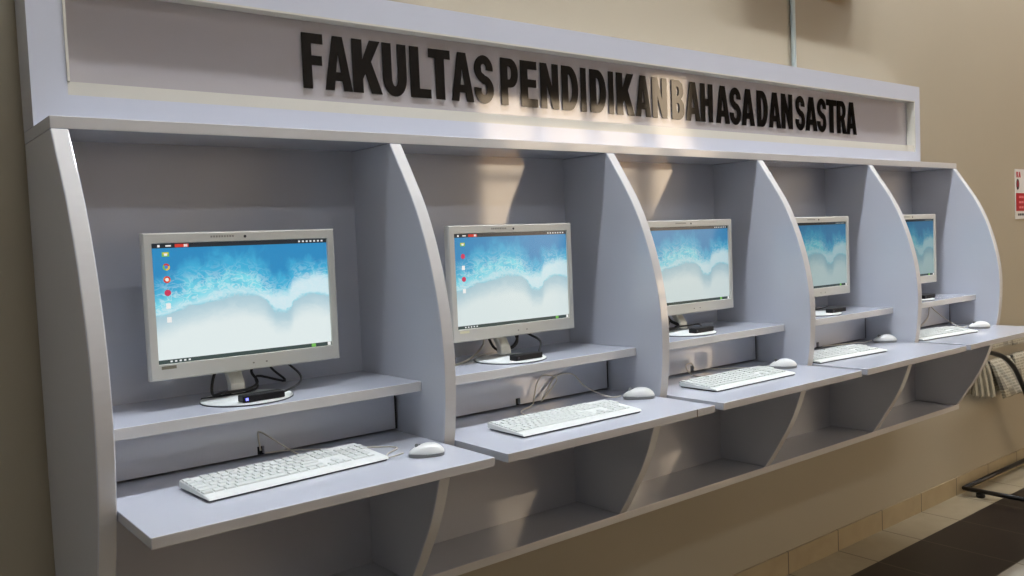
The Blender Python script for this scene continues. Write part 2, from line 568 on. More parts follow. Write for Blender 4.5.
GL = {
    'F': [[(0, 0), (0, 1), (1, 1), (1, .82), (.44, .82), (.44, .60), (.93, .60), (.93, .43), (.44, .43), (.44, 0)]],
    'E': [[(0, 0), (0, 1), (.97, 1), (.97, .82), (.42, .82), (.42, .60), (.92, .60), (.92, .43), (.42, .43), (.42, .18), (1, .18), (1, 0)]],
    'L': [[(0, 0), (0, 1), (.44, 1), (.44, .18), (1, .18), (1, 0)]],
    'T': [[(0, .82), (0, 1), (1, 1), (1, .82), (.71, .82), (.71, 0), (.29, 0), (.29, .82)]],
    'I': [[(0, 0), (0, 1), (1, 1), (1, 0)]],
    'H': [[(0, 0), (0, 1), (.36, 1), (.36, .61), (.64, .61), (.64, 1), (1, 1), (1, 0), (.64, 0), (.64, .42), (.36, .42), (.36, 0)]],
    'A': [[(0, 0), (.32, 1), (.68, 1), (1, 0), (.68, 0), (.63, .18), (.37, .18), (.32, 0)], [(.41, .34), (.59, .34), (.5, .70)]],
    'K': [[(0, 0), (0, 1), (.34, 1), (.34, .62), (.60, 1), (.97, 1), (.64, .60), (1, 0), (.63, 0), (.43, .37), (.34, .26), (.34, 0)]],
    'N': [[(0, 0), (0, 1), (.35, 1), (.66, .45), (.66, 1), (1, 1), (1, 0), (.66, 0), (.34, .55), (.34, 0)]],
    'U': [[(0, 1), (.37, 1)] + arc(.5, .34, .13, .16, 180, 360, 10) + [(.63, 1), (1, 1)] + arc(.5, .35, .5, .37, 0, -180, 18)],
    'D': [[(0, 0), (0, 1)] + arc(.45, .5, .55, .5, 90, -90, 18), [(.38, .19), (.38, .81)] + arc(.42, .5, .21, .31, 90, -90, 12)],
    'P': [[(0, 0), (0, 1)] + arc(.55, .69, .45, .31, 90, -90, 14) + [(.39, .38), (.39, 0)], [(.39, .55), (.39, .83)] + arc(.48, .69, .14, .14, 90, -90, 8)],
    'B': [[(0, 0), (0, 1)] + arc(.52, .745, .42, .255, 90, -62, 10) + arc(.54, .275, .46, .275, 62, -90, 12),
          [(.37, .17), (.37, .42)] + arc(.48, .295, .13, .125, 90, -90, 8), [(.37, .60), (.37, .83)] + arc(.46, .715, .12, .115, 90, -90, 8)],
    'R': [[(0, 0), (0, 1)] + arc(.52, .71, .42, .29, 90, -58, 12) + [(.80, .40), (1, 0), (.61, 0), (.44, .39), (.37, .39), (.37, 0)], [(.37, .55), (.37, .83)] + arc(.47, .69, .14, .14, 90, -90, 8)],
    'S': s_outline(),
}
LINE = [('FAKULTAS', [(.825, .902), (.906, 1.01), (1.013, 1.129), (1.134, 1.233), (1.249, 1.338), (1.332, 1.428), (1.43, 1.535), (1.54, 1.632)]),
        ('PENDIDIKAN', [(1.671, 1.759), (1.772, 1.861), (1.878, 1.976), (1.996, 2.089), (2.105, 2.136), (2.159, 2.256), (2.272, 2.303), (2.322, 2.435), (2.443, 2.544), (2.555, 2.656)]),
        ('BAHASA', [(2.69, 2.779), (2.79, 2.896), (2.901, 2.994), (3.018, 3.125), (3.128, 3.218), (3.224, 3.332)]),
        ('DAN', [(3.354, 3.448), (3.456, 3.564), (3.57, 3.672)]),
        ('SASTRA', [(3.702, 3.789), (3.795, 3.91), (3.912, 4.001), (4.005, 4.107), (4.114, 4.212), (4.214, 4.322)])]


def letter(ch, xa, xb, z0, z1, y0, depth):
    cu = bpy.data.curves.new('glyph', 'CURVE')
    cu.dimensions = '2D'; cu.fill_mode = 'BOTH'; cu.extrude = depth / 2
    for loop in GL[ch]:
        sp = cu.splines.new('POLY'); sp.points.add(len(loop) - 1); sp.use_cyclic_u = True
        for p, q in zip(sp.points, loop):
            p.co = ((xa + q[0] * (xb - xa)) * S, (z0 + q[1] * (z1 - z0)) * S, 0, 1)
    tmp = bpy.data.objects.new('glyph', cu); COL.objects.link(tmp)
    me = bpy.data.meshes.new_from_object(tmp.evaluated_get(bpy.context.evaluated_depsgraph_get()))
    bpy.data.objects.remove(tmp); bpy.data.curves.remove(cu)
    me.transform(Matrix.Translation((0, (y0 * S), ZD)) @ Matrix.Rotation(PI / 2, 4, 'X'))
    me.transform(Matrix.Translation(-world_loc(sign)))
    me.materials.clear(); me.materials.append(BLACK)
    for p in me.polygons:
        p.use_smooth = False
    o = bpy.data.objects.new('letter', me); COL.objects.link(o); o.parent = sign
    return o


for word, spans in LINE:
    for ch, (xa, xb) in zip(word, spans):
        xa += .0040 * (xa + .475); xb += .0040 * (xb + .475)
        o = letter(ch, xa, xb, 1.1655, 1.352, -.0042, .0025)
        o['label'] = 'gloss black letter %s of the word %s' % (ch, word)

# ------------------------------------------------------------------ monitors
MW, MH, MD = .585 * S, .416 * S, .052 * S
SX, SZ0, SZ1 = .267 * S, .0455 * S, .386 * S      # screen half width, bottom and top above the lower edge
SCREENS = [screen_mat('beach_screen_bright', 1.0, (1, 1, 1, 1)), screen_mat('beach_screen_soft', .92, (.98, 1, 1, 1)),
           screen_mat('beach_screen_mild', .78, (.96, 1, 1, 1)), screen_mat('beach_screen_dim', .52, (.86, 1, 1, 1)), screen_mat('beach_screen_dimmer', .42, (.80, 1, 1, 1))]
ICON = {k: emit('icon_' + k, c, .9) for k, c in dict(green=(120, 190, 90), yellow=(236, 200, 70), red=(214, 62, 52), white=(246, 246, 244), pink=(206, 60, 96), blue=(70, 130, 220), orange=(232, 120, 60)).items()}
mon_group = 'white desktop monitors in the booth bays'
mon_labels = ['large white monitor nearest the camera in the leftmost bay, beach picture with desktop icons', 'white monitor with beach picture in the second bay from the left',
              'white monitor with beach picture in the middle bay, left edge behind a partition', 'white monitor with dim beach picture in the fourth bay from the left',
              'white monitor farthest from the camera, in the last bay on the right']
ZB = .2665 - .1818       # lower edge of the monitor above its shelf


def make_monitor(i, loc):
    t = thing('computer_monitor', mon_labels[i], 'monitor', loc, 0, mon_group)
    z0 = ZB * S
    # housing: front bezel frame around the screen plus a tapering back
    mb = MB()
    bm = mb.bm
    def ring(hw, a, b, y):
        return [bm.verts.new((x, y, z)) for x, z in ((-hw, a), (hw, a), (hw, b), (-hw, b))]
    r0 = ring(SX, z0 + SZ0, z0 + SZ1, .006)
    r1 = ring(SX + .0015, z0 + SZ0 - .0015, z0 + SZ1 + .0015, .0)
    r2 = ring(MW / 2 - .003, z0 + .003, z0 + MH - .003, .0)
    r3 = ring(MW / 2, z0, z0 + MH, .004)
    r4 = ring(MW / 2, z0, z0 + MH, .022)
    r5 = ring(MW / 2 - .03, z0 + .03, z0 + MH - .03, MD)
    for a, b in ((r0, r1), (r1, r2), (r2, r3), (r3, r4), (r4, r5)):
        for k in range(4):
            bm.faces.new((a[k], a[(k + 1) % 4], b[(k + 1) % 4], b[k]))
    bm.faces.new(r5); bm.faces.new(r0)
    mb.build('housing', MONW, t)
    # screen
    me = bpy.data.meshes.new('screen')
    me.from_pydata([(-SX, .0045, z0 + SZ0), (SX, .0045, z0 + SZ0), (SX, .0045, z0 + SZ1), (-SX, .0045, z0 + SZ1)], [], [(0, 1, 2, 3)])
    uvl = me.uv_layers.new(name='UVMap')
    for k, c in enumerate(((0, 0), (1, 0), (1, 1), (0, 1))):
        uvl.data[k].uv = c
    me.materials.append(SCREENS[i])
    sc = bpy.data.objects.new('screen', me); COL.objects.link(sc); sc.parent = t
    def uvp(u, v):
        return -SX + 2 * SX * u, z0 + SZ0 + (SZ1 - SZ0) * v
    def disc(name, u, v, r, m, y=.0041, n=14):
        x, z = uvp(u, v)
        q = MB(); q.prism([(x + r * math.cos(2 * PI * k / n), z + r * math.sin(2 * PI * k / n)) for k in range(n)], 'y', y, y + .0003)
        return q.build(name, m, sc)
    def rect(name, u, v, w, h, m, y=.0041):
        x, z = uvp(u, v)
        q = MB(); q.box(x - w / 2, x + w / 2, y, y + .0003, z - h / 2, z + h / 2)
        return q.build(name, m, sc)
    if i < 2:
        ic = [('folder', .91), ('ring', .805), ('ring2', .70), ('ball', .59), ('page', .48), ('page', .365)] if i == 0 else [('folder', .89), ('ball', .765), ('page', .645), ('ball', .525), ('page', .40)]
        for kind, v in ic:
            u = .068
            if kind == 'folder':
                x, z = uvp(u, v)
                q = MB(); q.box(x - .008, x + .008, .0039, .0042, z - .005, z + .005, ICON['green']); q.box(x - .006, x + .006, .0036, .0039, z + .0, z + .004, ICON['yellow']); q.box(x - .0035, x + .0035, .0034, .0036, z - .003, z + .002, ICON['white'])
                q.build('desktop_icon', None, sc)
            elif kind.startswith('ring'):
                x, z = uvp(u, v)
                q = MB(); n = 18
                for k in range(n):
                    a0, a1 = 2 * PI * k / n, 2 * PI * (k + 1) / n
                    mm = ICON['red'] if k < 7 and k > 0 else ICON['green'] if 6 < k < 13 else ICON['yellow']
                    if kind == 'ring2':
                        mm = ICON['red'] if k % 9 < 6 else ICON['orange']
                    q.prism([(x + r * math.cos(a), z + r * math.sin(a)) for r, a in ((.0078, a0), (.0078, a1), (.0036, a1), (.0036, a0))], 'y', .0039, .0042, mm)
                q.prism([(x + .004 * math.cos(2 * PI * k / 10), z + .004 * math.sin(2 * PI * k / 10)) for k in range(10)], 'y', .0038, .0042, ICON['blue'] if kind == 'ring' else ICON['white'])
                q.build('desktop_icon', None, sc)
            elif kind == 'ball':
                disc('desktop_icon', u, v, .0072, ICON['pink'])
            else:
                rect('desktop_icon', u, v, .010, .012, ICON['white'])
        rect('title_mark', .035, .98, .005, .005, ICON['white'])
        rect('title_mark', .085, .98, .012, .003, ICON['white'])
        rect('title_mark', .155, .98, .030, .007, ICON['red'])
        rect('title_mark', .175, .98, .008, .006, ICON['white'])
    rect('taskbar_mark', .885, .017, .011, .008, ICON['green'])
    rect('taskbar_mark', .985, .017, .008, .008, ICON['white'])
    # bezel details: webcam, faint maker's print, small buttons, sticker
    q = MB(); n = 14
    q.prism([(.0005 + .0033 * math.cos(2 * PI * k / n), z0 + .40 * S + .0033 * math.sin(2 * PI * k / n)) for k in range(n)], 'y', -.0006, .002); q.build('webcam', CABB, t)
    q = MB()
    for k in range(9):
        q.box(-.080 + k * .0062, -.0755 + k * .0062, -.0003, .001, z0 + .399 * S, z0 + .399 * S + .0045)
    q.build('bezel_print', plain('print_grey', (150, 148, 140), .5), t)
    q = MB(); q.box(-SX + .004, -SX + .036, -.0004, .001, z0 + .031 * S, z0 + .040 * S); q.build('bezel_sticker', plain('sticker_grey', (128, 124, 104), .5) if i != 1 else plain('sticker_cream', (226, 224, 190), .5), t)
    for x in (.002, .034):
        q = MB(); q.box(x, x + .004, -.0008, .001, z0 + .014, z0 + .017); q.build('bezel_button', MONG, t)
    # arm from the disc foot up into the back, and the foot itself
    q = MB()
    cs = [(.030, .012), (.034, .035), (.052, .060), (.060, .100), (.058, .150)]
    prof = [(y - .012, z) for y, z in cs] + [(y + .012, z) for y, z in cs[::-1]]
    q.prism(prof, 'x', -.046, -.010); q.build('neck', MONW, t, bevel=.004)
    q = MB(); q.lathe([(.100, 0), (.104, .0012), (.104, .0038), (.101, .0056), (.06, .0062), (.02, .009)], 48, c=(-.019 + FOOT[i] * S, -.006, 0)); q.build('foot_disc', KEYW, t)
    q = MB(); q.lathe([(.1045, .0), (.1050, .0007), (.1050, .0022), (.1043, .003)], 48, c=(-.019 + FOOT[i] * S, -.006, 0)); q.build('foot_rim', KEYB, t)
    return t


FOOT = [0, -.02, -.045, -.05, -.04]
mon_x = [.511, 1.538, 2.553, 3.571, 4.560]
for i, x in enumerate(mon_x):
    make_monitor(i, P(x, -.220, .1818))

# ------------------------------------------------------------------ small black boxes on the monitor feet, with cables
box_pos = [(.494, -.322, 2), (1.500, -.312, 2), (2.505, -.300, 2), (3.565, -.310, 0), (4.545, -.305, 0)]
box_labels = ['small black box with a lit blue lamp on the nearest monitor foot', 'small black box on the round foot of the second monitor from the left',
              'small black box on the round foot of the middle monitor', 'small black box on the foot of the fourth monitor from the left',
              'small black box on the foot of the farthest monitor']


def make_box(i, x, y, rz):
    t = thing('adapter_box', box_labels[i], 'adapter box', P(x, y, .1818) + Vector((0, 0, .0066)), math.radians(rz), 'black adapter boxes under the monitors')
    q = MB(); q.box(-.050, .050, -.015, .015, 0, .0155); q.build('casing', BOXB, t, bevel=.002)
    q = MB(); q.box(-.043, .043, -.011, .011, .015, .0164); q.build('lid', CABB, t, bevel=.001)
    q = MB(); q.box(-.044, -.038, -.0158, -.0145, .0045, .0105); q.build('indicator_lamp', LEDM if i == 0 else plain('lamp_off', (60, 60, 72), .3), t)
    return t


for i, (x, y, rz) in enumerate(box_pos):
    make_box(i, x, y, rz)


def cable(name, pts, r, m, label, cat='cable', group=None):
    q = MB(); pts = [P(*p) for p in pts]
    o0 = pts[0].copy()
    q.tube([p - o0 for p in pts], r, 8, 6)
    o = q.build(name, m); o.location = o0
    return tag(o, label, cat, group)


zs = .1818
cable('power_cable', [(.440, -.155, .30), (.412, -.16, .245), (.405, -.17, zs + .018), (.43, -.19, zs + .022), (.50, -.20, zs + .024), (.538, -.185, zs + .04), (.535, -.15, zs + .075), (.585, -.14, .30)], .0034, CABB,
      'thick black cable looped around the arm of the nearest monitor', group='black cables under the monitors')
cable('power_cable', [(.375, -.155, zs + .006), (.43, -.172, zs + .010), (.50, -.18, zs + .014), (.545, -.165, zs + .02), (.56, -.13, zs + .05), (.66, -.11, zs + .02), (.615, -.11, .25), (.60, -.11, .30)], .0030, CABB,
      'black cable lying in a bend on the shelf behind the nearest monitor foot', group='black cables under the monitors')
cable('signal_cable', [(.556, -.318, zs + .018), (.625, -.285, zs + .032), (.655, -.24, zs + .05), (.645, -.19, .26), (.60, -.15, .31)], .0028, CABB,
      'black cable arching from the lit adapter box up behind the nearest monitor', group='black cables under the monitors')
cable('power_cable', [(1.46, -.13, .31), (1.47, -.135, .25), (1.50, -.14, .212), (1.57, -.14, .214), (1.605, -.135, .25), (1.60, -.13, .31)], .0040, CABB,
      'black cable loop hanging behind the second monitor from the left', group='black cables under the monitors')
cable('power_cable', [(1.53, -.12, .31), (1.54, -.12, .25), (1.575, -.12, .206), (1.62, -.115, .235), (1.575, -.11, .31)], .0036, CABB,
      'second black cable loop tangled behind the second monitor from the left', group='black cables under the monitors')
cable('signal_cable', [(1.562, -.308, zs + .018), (1.635, -.235, zs + .055), (1.62, -.18, .265), (1.60, -.13, .31)], .0036, CABB,
      'straight black cable from the adapter box up to the second monitor', group='black cables under the monitors')
cable('signal_cable', [(1.07, -.30, zs + .004), (1.22, -.22, zs + .004), (1.36, -.14, zs + .006), (1.46, -.09, zs + .035), (1.49, -.08, .26)], .0030, CABW,
      'pale grey cable lying across the shelf under the second monitor', group='pale cables in the bays')
cable('power_cable', [(2.42, -.16, .31), (2.44, -.17, .235), (2.40, -.19, zs + .025), (2.45, -.20, zs + .022), (2.49, -.18, zs + .035), (2.47, -.15, .24), (2.45, -.13, .30)], .0055, CABB,
      'black cable bunched behind the foot of the middle monitor', group='black cables under the monitors')
cable('signal_cable', [(2.46, -.19, zs + .03), (2.53, -.20, zs + .028), (2.60, -.21, zs + .03), (2.53, -.285, zs + .024)], .0028, CABB,
      'short black cable from the bunch to the box on the middle monitor foot', group='black cables under the monitors')
cable('power_cable', [(3.56, -.16, .31), (3.55, -.17, .23), (3.56, -.19, zs + .02), (3.60, -.21, zs + .022), (3.63, -.225, zs + .03)], .0030, CABB,
      'black cable behind the foot of the fourth monitor from the left', group='black cables under the monitors')

# ------------------------------------------------------------------ keyboards
KW, KD = .535 * S, .192 * S
kb_pose = [(.493, -.487, 3.5), (1.470, -.556, -.6), (2.468, -.520, 0), (3.335, -.452, -4), (4.335, -.450, -6)]
kb_labels = ['white keyboard nearest the camera, on the leftmost desktop', 'white keyboard with dark underside edge in the second bay from the left',
             'white keyboard on the middle desktop, beside the third mouse', 'white keyboard in the fourth bay from the left, partly behind a partition', 'white keyboard in the farthest bay on the right']


def key_layout():
    ks = []
    u = .0190
    x0, y0 = -10.95 * u, -.0480
    rows = [
        [(0, 1)] + [(2 + k, 1) for k in range(4)] + [(6.5 + k, 1) for k in range(4)] + [(11 + k, 1) for k in range(4)] + [(15.25 + k, 1) for k in range(3)],
        [(k, 1) for k in range(13)] + [(13, 2)] + [(15.25 + k, 1) for k in range(3)] + [(18.5 + k, 1) for k in range(4)],
        [(0, 1.5)] + [(1.5 + k, 1) for k in range(12)] + [(13.5, 1.5)] + [(15.25 + k, 1) for k in range(3)] + [(18.5 + k, 1) for k in range(4)],
        [(0, 1.75)] + [(1.75 + k, 1) for k in range(11)] + [(12.75, 2.25)] + [(18.5 + k, 1) for k in range(3)],
        [(0, 2.25)] + [(2.25 + k, 1) for k in range(10)] + [(12.25, 2.75)] + [(16.25, 1)] + [(18.5 + k, 1) for k in range(3)],
        [(0, 1.25), (1.25, 1.25), (2.5, 1.25), (3.75, 6.25), (10, 1.25), (11.25, 1.25), (12.5, 1.25), (13.75, 1.25)] + [(15.25 + k, 1) for k in range(3)] + [(18.5, 2), (20.5, 1)],
    ]
    dy = .0195
    for r, row in enumerate(rows):
        for x, w in row:
            ks.append((x0 + x * u * .975, y0 + (5 - r) * dy, w * u * .975))
    return ks, dy


key_meshes = {}


def key_mesh(w):
    k = round(w, 4)
    if k not in key_meshes:
        q = MB(); g = .0011; h = .0042; tx = .0016
        d = .0195 - g
        a = [q.bm.verts.new(c) for c in ((g, g, 0), (w - g, g, 0), (w - g, d, 0), (g, d, 0))]
        b = [q.bm.verts.new(c) for c in ((g + tx, g + tx, h), (w - g - tx, g + tx, h), (w - g - tx, d - tx, h), (g + tx, d - tx, h))]
        q.bm.faces.new(b)
        for i in range(4):
            q.bm.faces.new((a[i], a[(i + 1) % 4], b[(i + 1) % 4], b[i]))
        bmesh.ops.recalc_face_normals(q.bm, faces=q.bm.faces)
        me = bpy.data.meshes.new('key'); q.bm.to_mesh(me); q.bm.free(); me.materials.append(KEYC)
        key_meshes[k] = me
    return key_meshes[k]


def make_keyboard(i, x, y, rz):
    t = thing('keyboard', kb_labels[i], 'keyboard', P(x, y, 0) + Vector((0, 0, .0005)), math.radians(rz), 'white keyboards on the desktops')
    hw, hd = KW / 2, KD / 2
    q = MB(); q.box(-hw + .004, hw - .004, -hd + .003, hd - .004, 0.0, .0045); q.build('base_tray', KEYB, t, bevel=.002)
    # wedge case, open well for the keys
    q = MB()
    q.prism([(-hd, .0036), (-hd + .005, .0088), (-hd + .026, .0108), (hd - .003, .0188), (hd, .0165), (hd, .0036)], 'x', -hw, hw)
    q.build('case', KEYW, t, bevel=.0018)
    ks, dy = key_layout()
    tilt = math.atan2(.008, KD - .03)
    def zat(yy):
        return .0108 + (yy + hd - .026) * math.tan(tilt) - .0012
    if i < 2:
        for kx, ky, w in ks:
            o = bpy.data.objects.new('key', key_mesh(w)); COL.objects.link(o); o.parent = t
            o.location = (kx, ky, zat(ky)); o.rotation_euler = (tilt, 0, 0)
    else:
        q = MB()
        for kx, ky, w in ks:
            g = .0012
            z = zat(ky)
            q.box(kx + g, kx + w - g, ky + g, ky + dy - g, z, z + .005)
        q.build('key_block', KEYC, t)
    return t


for i, a in enumerate(kb_pose):
    make_keyboard(i, *a)

# ------------------------------------------------------------------ mice
mouse_pose = [(.872, -.600, 62), (1.925, -.462, 52), (2.868, -.462, 50), (3.925, -.376, 50), (4.782, -.495, 52)]
mouse_labels = ['white mouse nearest the camera, right of the first keyboard', 'white mouse beside the keyboard in the second bay from the left',
                'white mouse on the middle desktop, behind the right end of its keyboard', 'white mouse in the fourth bay from the left, close to the partition', 'white mouse in the farthest bay on the right']


def make_mouse(i, x, y, rz):
    t = thing('computer_mouse', mouse_labels[i], 'mouse', P(x, y, 0) + Vector((0, 0, .0004)), math.radians(rz), 'white mice on the desktops')
    def shell(name, m, zlo, zhi, k, hmax):
        q = MB(); rings = []
        N, R = 28, 7
        for r in range(R + 1):
            f = r / R
            ang = f * PI / 2
            sc = math.cos(ang) ** .75 if r < R else 0.02
            ring = []
            for j in range(N):
                a = 2 * PI * j / N
                ex = math.copysign(abs(math.cos(a)) ** .8, math.cos(a)); ey = math.copysign(abs(math.sin(a)) ** .85, math.sin(a))
                px = .0305 * k * ex * (1 - .08 * ey)
                py = .0560 * k * ey
                top = zlo + (zhi - zlo) * math.sin(ang)
                hump = 1 - .22 * (py * sc / .056 + .25) ** 2 - .18 * max(0, py * sc / .056)
                ring.append(q.bm.verts.new((px * sc, py * sc, zlo + (top - zlo) * hump)))
            rings.append(ring)
        for a, b in zip(rings, rings[1:]):
            for j in range(N):
                f = q.bm.faces.new((a[j], a[(j + 1) % N], b[(j + 1) % N], b[j])); f.smooth = True
        q.bm.faces.new(rings[-1]); q.bm.faces.new(rings[0][::-1])
        return q.build(name, m, t)
    t.scale = (.76, .74, .82) if i == 0 else (.86, .84, .92)
    q = MB(); n = 32
    q.prism([(.0300 * math.copysign(abs(math.cos(2 * PI * k / n)) ** .8, math.cos(2 * PI * k / n)), .0555 * math.copysign(abs(math.sin(2 * PI * k / n)) ** .85, math.sin(2 * PI * k / n))) for k in range(n)], 'z', 0, .011)
    q.build('lower_shell', MOUSEG, t, bevel=.002)
    shell('upper_shell', MOUSEW, .009, .036, 1.0, 1)
    q = MB(); q.tube([(-.0035, .030, .0305), (.0035, .030, .0305)], .0055, 12, 1); q.build('scroll_wheel', MOUSEG, t)
    q = MB(); q.box(-.0005, .0005, .018, .024, .026, .0335); q.build('button_gap', MOUSEG, t)
    return t


for i, a in enumerate(mouse_pose):
    make_mouse(i, *a)

gp = 'pale cables in the bays'
cable('mouse_cable', [(.812, -.570, .014), (.775, -.545, .004), (.80, -.50, .003), (.86, -.45, .003), (.80, -.38, .003), (.69, -.30, .004), (.60, -.245, .008), (.53, -.233, .010)], .0019, CABW,
      'thin white cable running from the nearest mouse to the cover board', group=gp)
cable('keyboard_cable', [(.578, -.392, .018), (.562, -.345, .032), (.537, -.275, .060), (.516, -.2345, .078), (.512, -.2325, .062), (.517, -.232, .020)], .0021, CABW,
      'thin white cable rising behind the nearest keyboard', group=gp)
cable('keyboard_cable', [(1.44, -.455, .014), (1.42, -.40, .006), (1.46, -.32, .004), (1.55, -.27, .006), (1.575, -.255, .02), (1.60, -.245, .075), (1.635, -.242, .105), (1.70, -.243, .088), (1.68, -.25, .06), (1.61, -.255, .01)], .0022, CABW,
      'white cable standing in a loop against the second cover board', group=gp)
cable('mouse_cable', [(1.868, -.425, .014), (1.84, -.40, .010), (1.82, -.35, .022), (1.80, -.29, .050), (1.795, -.246, .085), (1.75, -.240, .098), (1.69, -.240, .086), (1.62, -.25, .012)], .0022, CABW,
      'white cable from the second mouse up against the cover board', group=gp)
cable('keyboard_cable', [(2.45, -.425, .016), (2.43, -.36, .008), (2.44, -.29, .010), (2.46, -.245, .040), (2.50, -.240, .048), (2.53, -.236, .02)], .0020, CABW,
      'thin white cable behind the keyboard on the middle desktop', group=gp)
cable('mouse_cable', [(2.815, -.425, .014), (2.78, -.40, .006), (2.74, -.34, .006), (2.66, -.27, .006), (2.60, -.233, .008)], .0020, CABW,
      'thin white cable from the mouse on the middle desktop', group=gp)
cable('mouse_cable', [(3.865, -.335, .014), (3.84, -.31, .006), (3.79, -.28, .006), (3.68, -.255, .006), (3.56, -.233, .008)], .0020, CABW,
      'thin white cable from the fourth mouse to the cover board', group=gp)
cable('mouse_cable', [(4.725, -.450, .014), (4.705, -.42, .012), (4.71, -.34, .05), (4.72, -.27, .10), (4.71, -.242, .125), (4.69, -.238, .06), (4.60, -.236, .012)], .0024, CABW,
      'white cable rising from the mouse in the farthest bay', group=gp)

# ------------------------------------------------------------------ on the wall
q = MB(); q.tube([(0, 0, 0), (0, 0, .85)], .0105, 12, 1)
o = q.build('conduit_pipe', CONDUIT); o.location = P(3.873, .098, 1.491)
tag(o, 'thin white conduit pipe rising from the sign board up the wall', 'pipe')
tv = thing('wall_screen', 'flat black wall screen hanging high above the sign board', 'television', P(3.95, .112, 2.005))
q = MB(); q.box(-.46, .46, -.080, -.018, 0, .54); q.build('housing', BOXB, tv, bevel=.004)
q = MB(); q.box(-.445, .445, -.082, -.078, .015, .525); q.build('screen', BLACK, tv)
q = MB(); q.box(-.2, .2, -.02, .001, .12, .42); q.build('wall_bracket', STEEL, tv)

ns = thing('warning_sign', 'red and white warning notice on the beige wall at the right edge', 'sign', P(7.03, .115, .635))
q = MB(); q.box(-.117, .117, -.004, 0, 0, .306); q.build('board', WHITE, ns)
q = MB(); q.box(-.112, .112, -.0055, -.0035, .049, .159); q.build('red_block', RED, ns)
def stencil(parent, text, x0, x1, z0, z1, m, y):
    """row of letters from the same outlines"""
    n = len(text); w = (x1 - x0) / n
    for k, ch in enumerate(text):
        if ch == ' ':
            continue
        cu = bpy.data.curves.new('glyph', 'CURVE'); cu.dimensions = '2D'; cu.fill_mode = 'BOTH'; cu.extrude = .0006
        for loop in GL[ch]:
            sp = cu.splines.new('POLY'); sp.points.add(len(loop) - 1); sp.use_cyclic_u = True
            for p, c in zip(sp.points, loop):
                p.co = (x0 + w * (k + .08 + .84 * c[0] * (1 if ch != 'I' else .4)), z0 + c[1] * (z1 - z0), 0, 1)
        tmp = bpy.data.objects.new('glyph', cu); COL.objects.link(tmp)
        me = bpy.data.meshes.new_from_object(tmp.evaluated_get(bpy.context.evaluated_depsgraph_get()))
        bpy.data.objects.remove(tmp); bpy.data.curves.remove(cu)
        me.transform(Matrix.Translation((0, y, 0)) @ Matrix.Rotation(PI / 2, 4, 'X'))
        me.materials.clear(); me.materials.append(m)
        o = bpy.data.objects.new('letter', me); COL.objects.link(o); o.parent = parent
stencil(ns, 'KA', -.108, -.040, .255, .290, RED, -.0046)
# pictogram: upright oval mark in dark red
q = MB(); n = 22
q.prism([(-.086 + .021 * math.cos(2 * PI * k / n), .213 + .034 * math.sin(2 * PI * k / n)) for k in range(n)], 'y', -.0052, -.0038, INK)
q.prism([(-.088 + .009 * math.cos(2 * PI * k / n), .216 + .021 * math.sin(2 * PI * k / n)) for k in range(n)], 'y', -.0060, -.0050, RED)
q.build('pictogram', None, ns)
for z in (.135, .103, .071):
    q = MB()
    for k in range(5):
        q.box(-.07 + k * .033, -.045 + k * .033, -.0062, -.0053, z - .007, z + .007)
    q.build('text_row', plain('faded_pink', (214, 130, 130), .5), ns)
q = MB()
for k in range(7):
    q.box(-.085 + k * .026, -.066 + k * .026, -.0050, -.0038, .020, .034)
q.build('text_row', INK, ns)

# ------------------------------------------------------------------ newspaper rack at the right
FZ = -1.3355
rack = thing('newspaper_rack', 'black tubular newspaper rack standing beyond the booth', 'rack', P(6.3, -.13, FZ))
def rt(name, pts, r=.0125, **k):
    q = MB(); q.tube([P(*p) for p in pts], r, 10, 5); return q.build(name, STEEL, rack, world=True)
RX0, RX1, RYB, RYF = 5.84, 7.25, .075, -.40
rt('base_tube', [(RX0, RYB, FZ + .048), (RX0, RYF, FZ + .048)])
rt('base_tube', [(RX1, RYB, FZ + .048), (RX1, RYF, FZ + .048)])
rt('base_tube', [(RX0, RYB, FZ + .048), (RX1, RYB, FZ + .048)])
rt('base_tube', [(RX0, RYF, FZ + .048), (RX1, RYF, FZ + .048)])
for x in (RX0 + .02, RX1 - .02):
    for y in (-.03, RYF + .04):
        q = MB(); a = P(x, y, FZ); q.lathe([(.021, 0), (.024, .004), (.022, .028), (.010, .034)], 16, c=(a.x, a.y, a.z)); q.build('rubber_foot', CABB, rack, world=True)
rt('upright', [(RX1, .06, FZ + .048), (RX1, .06, -.20)])
rt('arched_rail', [(5.62, -.09, -.240), (5.78, -.1, -.273), (5.987, -.1, -.321), (6.12, -.1, -.362), (6.238, -.1, -.427), (6.324, -.1, -.497), (6.445, -.1, -.632), (6.55, -.1, -.77), (6.72, -.1, -1.02), (6.90, -.1, FZ + .06)], .013)
rt('base_tube', [(6.90, RYF, FZ + .048), (6.90, RYB, FZ + .048)])
rt('hanging_rail', [(5.80, .035, -.415), (RX1, .06, -.415)], .009)
rt('hanging_rail', [(6.15, .060, -.215), (RX1, .06, -.215)], .010)
q = MB(); a = P(6.62, .055, -.226); q.lathe([(.030, 0), (.036, .006), (.034, .018), (.018, .026)], 16, c=(a.x, a.y, a.z)); q.build('rail_knob', CABB, rack, world=True)


